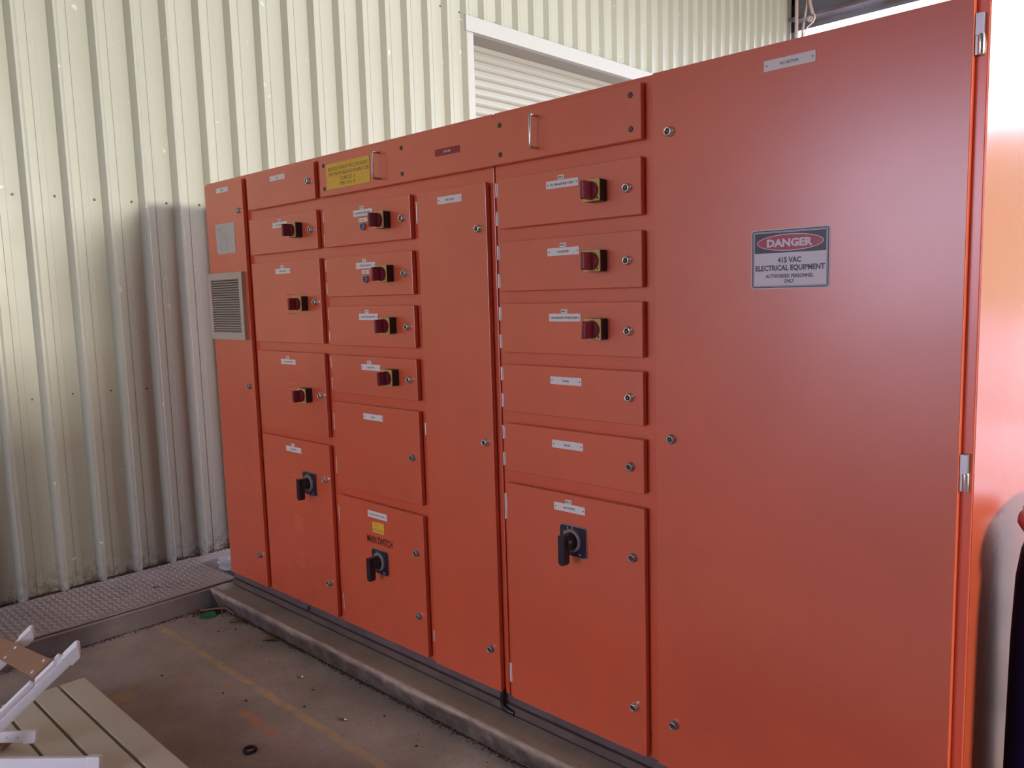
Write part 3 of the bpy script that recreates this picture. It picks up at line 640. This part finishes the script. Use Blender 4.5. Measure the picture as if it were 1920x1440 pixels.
# white aluminium leg frame with a brown cross board, resting on the bench top
YAW, PIT, ROL = 0.76182703, -0.11311673, -0.02880019
CAMP = Vector((3.917, -1.925, 1.586)); CMX = cam.matrix_world.to_3x3()
lf = empty('folded_leg_frame', (0.95, -1.25, 0.1)); tag(lf, 'white aluminium folding leg frame with a brown cross board, propped over the tan slats', 'leg frame')
LF = lf.location.copy()
def bar(b, p0, p1, wf, ws, nrm, m='alu', ribs=0):
    """rectangular profile from p0 to p1; wf = width of the broad face (normal nrm), ws = thickness"""
    p0, p1 = Vector(p0), Vector(p1); d = (p1-p0).normalized(); nn = Vector(nrm); nn = (nn - d*nn.dot(d)).normalized(); s = d.cross(nn)
    b.obox((p0+p1)/2, d, s, nn, (p1-p0).length/2, wf/2, ws/2, m)
    for i in range(ribs):
        q = s*((i+0.5)/ribs-0.5)*wf*0.8
        b.obox((p0+p1)/2+q+nn*(ws/2), d, s, nn, (p1-p0).length/2, wf/ribs*0.22, 0.0012, m)
    return d, s, nn
def cap(name, base, d, s, nn, length, wf, ws, slope, m='alu'):
    """plastic end cap with one corner of its broad face cut off"""
    b = MB(); pts = [(-wf/2, 0), (wf/2, 0), (wf/2, length*(0.62 if slope > 0 else 1)), (wf/2*0.25, length), (-wf/2*0.7, length), (-wf/2, length*(1 if slope > 0 else 0.62))]
    v = [base + s*a + d*c + nn*k*ws/2 for k in (-1, 1) for a, c in pts]; k = len(pts)
    b.add(v, [tuple(range(k-1, -1, -1)), tuple(range(k, 2*k))]+[(a, (a+1) % k, k+(a+1) % k, k+a) for a in range(k)], m)
    o = b.build(name, lf, 0.002); o.location = -LF
view = Vector((0.8972, -0.2393, 0.3712)); RT = Vector((0.7255, 0.6876, -0.0286)); UP = Vector((-0.057, 0.1015, 0.9932))
A0, A1 = Vector((0.9198, -1.3947, 0.1422)), Vector((1.1365, -1.1403, 0.4454))
PLR = (RT*0.70 - UP*0.713).normalized()              # sideways, towards the kerb side of the leg
NA = (view + PLR*0.42).normalized()
OFF = Vector((-0.6516, 0.0381, -0.1392))
for k in (0, 1):
    b = MB(); d_, s_, n_ = bar(b, A0+OFF*k, A1+OFF*k, 0.033, 0.024, NA, ribs=4); o = b.build('leg', lf); o.location = -LF; o['label'] = 'fluted white leg'
    if s_.dot(PLR) < 0: s_ = -s_
    b = MB(); wf, ws, L = 0.041, 0.034, 0.066; base_ = A1+OFF*k - d_*0.003
    pts = [(-wf/2, 0), (-wf/2, L*0.62), (-wf*0.10, L*1.0), (wf*0.22, L*0.98), (wf/2, L*0.66), (wf/2, 0.0)]
    pts = [(-wf/2, 0), (-wf/2, L*0.88), (-wf*0.42, L), (-wf*0.20, L*1.02), (wf/2, L*0.55), (wf/2, 0)]
    v = [base_ + s_*a + d_*c + n_*q*ws/2 for q in (-1, 1) for a, c in pts]; K_ = len(pts)
    b.add(v, [tuple(range(K_-1, -1, -1)), tuple(range(K_, 2*K_))]+[(a, (a+1) % K_, K_+(a+1) % K_, K_+a) for a in range(K_)], 'alu')
    # warm-grey inner flank of the cap
    o = b.build('end_cap', lf, 0.0015); o.location = -LF
ctr = Vector((1.0835, -1.1953, 0.4176)) - d_*0.004; cdir = OFF.normalized(); cn = d_.cross(cdir).normalized()
if cn.dot(view) < 0: cn = -cn
b = MB(); b.obox(ctr + cdir*0.42, cdir, d_, cn, 0.42, 0.043, 0.007, 'brown_board'); o = b.build('cross_board', lf, 0.002); o.location = -LF
for k, e in ((0.05, 0.026), (0.05, -0.026), (0.50, 0.026), (0.50, -0.026)):
    b = MB(); p_ = ctr + cdir*k + d_*e + cn*0.006; b.lathe([(0.0065, 0), (0.0050, 0.004)], p_, cn, 'alu', 10); o = b.build('bolt', lf); o.location = -LF
b = MB(); q_ = -s_*0.021; bar(b, A1 - d_*0.115 + q_, A1 - d_*0.028 + q_, 0.014, 0.022, NA); o = b.build('bracket', lf, 0.002); o.location = -LF
b = MB(); q_ = -s_*0.025 - n_*0.004; bar(b, A1 - d_*0.020 + q_, A1 - d_*0.002 + q_, 0.016, 0.016, NA); o = b.build('bracket', lf, 0.002); o.location = -LF
b = MB(); q_ = -s_*0.027; bar(b, A0 + q_, A1 - d_*0.128 + q_, 0.016, 0.018, NA, ribs=2); o = b.build('inner_rail', lf); o.location = -LF
def foot(name, p0, p1, w, th, nrm, L):
    b = MB(); d, sd, nn = bar(b, p0, p1, w, th, nrm); o = b.build(name, lf, 0.002); o.location = -LF
    p1 = Vector(p1); b = MB(); w2, t2 = w*1.12, th*1.15
    pts = [(-w2/2, 0.004), (w2/2, -0.004), (w2/2, L*0.95), (w2*0.36, L), (-w2*0.30, L), (-w2/2, L*0.80)]
    if sd.dot(UP) < 0: sd = -sd
    v = [p1 - d*0.003 + sd*a + d*c + nn*q*t2/2 for q in (-1, 1) for a, c in pts]; K_ = len(pts)
    b.add(v, [tuple(range(K_-1, -1, -1)), tuple(range(K_, 2*K_))]+[(a, (a+1) % K_, K_+(a+1) % K_, K_+a) for a in range(K_)], 'alu')
    o = b.build('end_cap', lf, 0.0015); o.location = -LF
    return d, sd, nn
fn = (view*0.93 + UP*0.0 - PLR*0.0 - UP*0.18).normalized()
F0, F1 = Vector((0.801, -1.3678, 0.1493)), Vector((0.9394, -1.2366, 0.146))
d2, s2, n2 = foot('foot_bar', F0, F1, 0.036, 0.018, fn, 0.046)
for e in (0.022, 0.057):
    b = MB(); b.lathe([(0.0045, 0), (0.003, 0.003)], F1 - d2*e + n2*0.009, n2, 'alu', 10); o = b.build('rivet', lf); o.location = -LF
foot('foot_bar', Vector((0.80, -1.578, 0.144)), Vector((1.2604, -1.1412, 0.134)), 0.044, 0.022, fn, 0.040)
b = MB(); b.obox(Vector((0.80, -1.35, 0.118)), (0.80, 0.58, -0.01), (-0.58, 0.80, 0), (0, 0, 1), 0.12, 0.022, 0.006, 'brown_board'); o = b.build('cross_board', lf, 0.001); o.location = -LF

# ------------------------------------------------------------------ conduits in the far corner
cd = empty('conduit_drop', (-0.35, 7.9, 3.9)); tag(cd, 'pale conduits dropping from the roof beam at the end of the wall', 'conduit')
def cpart(b, name):
    o = b.build(name, cd); o.location = -cd.location
b = MB(); b.tube([(-0.56, 7.85, 5.25), (-0.50, 7.85, 5.09), (-0.476, 7.85, 5.02), (-0.474, 7.85, 4.90), (-0.474, 7.85, 3.0), (-0.474, 7.85, 0.10)], 0.021, 'conduit', 10); cpart(b, 'pipe')
b = MB(); b.tube([(-0.40, 7.85, 5.3), (-0.345, 7.85, 5.02), (-0.345, 7.85, 4.93), (-0.362, 7.85, 4.83), (-0.40, 7.85, 4.60), (-0.41, 7.85, 4.30), (-0.41, 7.85, 3.2)], 0.014, 'conduit', 8); cpart(b, 'pipe')
b = MB(); b.tube([(-0.45, 7.84, 5.28), (-0.345, 7.84, 5.03), (-0.315, 7.84, 4.99), (-0.30, 7.84, 4.90), (-0.275, 7.84, 4.81)], 0.020, 'conduit', 8); cpart(b, 'pipe')
b = MB(); b.lathe([(0.030, -0.02), (0.036, 0.0), (0.032, 0.02)], (-0.292, 7.83, 4.735), (0.2, -1, 0), 'conduit', 18); cpart(b, 'round_box')
b = MB(); b.tube([(-0.275, 7.83, 4.80), (-0.243, 7.83, 4.775), (-0.237, 7.83, 4.735), (-0.262, 7.83, 4.69), (-0.33, 7.83, 4.65), (-0.36, 7.83, 4.60), (-0.39, 7.83, 4.54), (-0.42, 7.83, 4.40), (-0.42, 7.83, 3.5)], 0.009, 'hinge_white', 8); cpart(b, 'cable')

# ------------------------------------------------------------------ litter on the floor
b = MB(); v = []
for k in range(2):
    pass
def torus(name, c, R, r, m, squash=1.0, rot=0.0, nrm=(0, 0, 1)):
    b = MB(); pts = []
    for i in range(25):
        a = 2*math.pi*i/24; x, y = R*math.cos(a), R*squash*math.sin(a)
        pts.append((c[0]+x*math.cos(rot)-y*math.sin(rot), c[1]+x*math.sin(rot)+y*math.cos(rot), c[2]))
    b.tube(pts, r, m, 8); return b.build(name)
tag(torus('rubber_ring', (1.372, -0.658, 0.0052), 0.021, 0.0055, 'rubber', 0.95), 'small black rubber ring lying on the concrete near the tan boards', 'ring')
gl = MB(); gl.lathe([(0.038, 0), (0.040, 0.002), (0.040, 0.006), (0.036, 0.008), (0.034, 0.005), (0.010, 0.004)], (0.080, -0.185, 0.0), (0.05, -0.08, 1), 'green', 28)
tag(gl.build('jar_lid'), 'faded green plastic lid in the corner by the kerb', 'lid')
def leaf(name, c, L, Wd, rot, lab, curl=0.012):
    b = MB(); v = []; nseg = 8
    for i in range(nseg+1):
        t = i/nseg; w = Wd*math.sin(math.pi*min(1, t*0.93+0.05))**0.7
        for j in (-1, 0, 1):
            x = (t-0.5)*L; y = j*w/2; z = 0.003 + curl*abs(j)*(0.5+0.5*math.sin(t*5)) + 0.006*t*(1-t)*4*(1 if j else 0.2)
            v.append((c[0]+x*math.cos(rot)-y*math.sin(rot), c[1]+x*math.sin(rot)+y*math.cos(rot), z))
    b.add(v, [(i*3+j, (i+1)*3+j, (i+1)*3+j+1, i*3+j+1) for i in range(nseg) for j in range(2)], 'leaf', True)
    o = b.build(name); m = o.modifiers.new('t', 'SOLIDIFY'); m.thickness = 0.0015
    return tag(o, lab, 'leaf')
leaf('dry_leaf', (0.275, -0.128, 0), 0.085, 0.030, 0.75, 'curled pale brown dry leaf at the kerb foot, nearer the green lid')
leaf('dry_leaf', (0.600, -0.128, 0), 0.085, 0.028, 0.80, 'curled brown dry leaf at the kerb foot, farther right of the green lid')
sk = MB(); sk.tube([(0.02, -0.20, 0.02), (0.08, -0.135, 0.026), (0.12, -0.105, 0.028), (0.19, -0.10, 0.012)], 0.0045, 'leaf', 6); sk.tube([(0.10, -0.12, 0.026), (0.16, -0.15, 0.008)], 0.003, 'leaf', 5)
tag(sk.build('broken_twig'), 'short broken twig in the corner behind the green lid', 'twig')
def bolt(c, rot, lab):
    e = empty('loose_bolt', (c[0], c[1], 0.006)); tag(e, lab, 'bolt')
    b = MB(); b.lathe([(0.0035, 0), (0.0035, 0.022)], (0, 0, 0), (math.cos(rot), math.sin(rot), 0), 'dark_steel', 8); b.build('shank', e)
    b = MB(); b.lathe([(0.0068, 0), (0.0078, 0.003), (0.006, 0.008), (0.002, 0.009)], (0.022*math.cos(rot), 0.022*math.sin(rot), 0.0015), (math.cos(rot), math.sin(rot), 0), 'chrome', 12); b.build('head', e)
bolt((1.445, -0.330), 0.6, 'loose bolt with shiny head between the yellow line and the kerb')
bolt((1.020, -0.250), 0.5, 'smaller loose bolt near the kerb, farther from the camera')
# crumbs: dirt along the kerb foot, trench foot and wall foot, specks on the floor
def crumb(b, c, r, m):
    pts = [Vector((random.uniform(-1, 1), random.uniform(-1, 1), random.uniform(0.1, 1))).normalized()*r*random.uniform(0.6, 1.1) for _ in range(3)]
    top = Vector((0, 0, r*random.uniform(0.5, 0.9)))
    k = 5; ring_ = [Vector((math.cos(2*math.pi*i/k+c[0]*50)*r*random.uniform(.6, 1.2), math.sin(2*math.pi*i/k+c[0]*50)*r*random.uniform(.6, 1.2), 0)) for i in range(k)]
    c = Vector(c); b.add([c+p for p in ring_]+[c+top], [(i, (i+1) % k, k) for i in range(k)]+[tuple(range(k-1, -1, -1))], m)
b = MB()
for i in range(4200):
    x = random.uniform(-0.03, 3.0); q = abs(random.gauss(0, 0.011)); 
    if noise.noise(Vector((x*6, 2, 0))) < random.uniform(-0.5, 0.45): q *= 0.4
    crumb(b, (x, -0.088-q, 0.0), random.uniform(0.0012, 0.0045), 'dirt')
for i in range(60): crumb(b, (random.uniform(0.2, 2.2), -0.13-abs(random.gauss(0, 0.06)), 0.0), random.uniform(0.001, 0.0035), 'dirt')
for i in range(900):
    crumb(b, (-0.036+abs(random.gauss(0, 0.014)), random.uniform(-1.3, -0.10), 0.0), random.uniform(0.0015, 0.005), 'dirt')
for i in range(500): crumb(b, (random.uniform(-0.03, 0.10), -0.10-abs(random.gauss(0, 0.05)), 0.0), random.uniform(0.002, 0.009), 'dirt')
for (x, y) in ((0.302, -0.241), (0.343, -0.174), (0.90, -0.52), (1.03, -0.49), (1.158, -0.262), (1.55, -0.20), (1.25, -0.36), (0.55, -0.62), (1.80, -0.25)): crumb(b, (x, y, 0), 0.008, 'dirt')
tag(b.build('floor_dirt'), 'dark crumbs of dirt along the kerb foot and in the floor corner', 'dirt', kind='stuff')
b = MB()
for i in range(5200):
    y = random.uniform(-2.3, 0.5); q = abs(random.gauss(0, 0.010))
    cl = noise.noise(Vector((y*5, 7, 0)))
    if cl < random.uniform(-0.4, 0.3): q *= 0.3
    onw = random.random() < 0.30
    if onw: # moss and cobweb crumbs clinging to the sheet just above the ground
        k = ((y+0.637) % PITCH); 
        zz = 0.107+abs(random.gauss(0, 0.035))*(0.4+max(0, cl)*2.4)
        dx = 0.030*(1 - min(1, abs(k-0.006)/0.033)) if (k < 0.045 or k > PITCH-0.03) else 0
        crumb(b, (WX+dx+0.001, y, zz), random.uniform(0.001, 0.004), 'dirt')
    else: crumb(b, (WX+0.003+q*1.4, y, 0.1065 if y < 0.045 else 0.100), random.uniform(0.002, 0.006), 'dirt')
tag(b.build('wall_dirt', wall), 'dark litter and moss along the foot of the corrugated wall', kind='stuff')
# crumpled clear film in the recess beside the cabinet
bm = bmesh = None
import bmesh
bm = bmesh.new(); bmesh.ops.create_icosphere(bm, subdivisions=4, radius=1.0)
for vtx in bm.verts:
    q = vtx.co*2.6; k = 1 + 0.55*noise.noise(q) + 0.35*noise.noise(q*2.7) + 0.2*abs(noise.noise(q*6))
    vtx.co = Vector((vtx.co.x*0.115*k, vtx.co.y*0.10*k, max(-0.045, vtx.co.z*0.060*k)))
me = bpy.data.meshes.new('crumpled_film'); bm.to_mesh(me); bm.free(); me.materials.append(M['film'])
o = bpy.data.objects.new('crumpled_film', me); COL.objects.link(o); o.location = (-0.27, 0.175, 0.092); tag(o, 'crumpled whitish plastic film stuffed in the gap beside the cabinet base', 'plastic film')
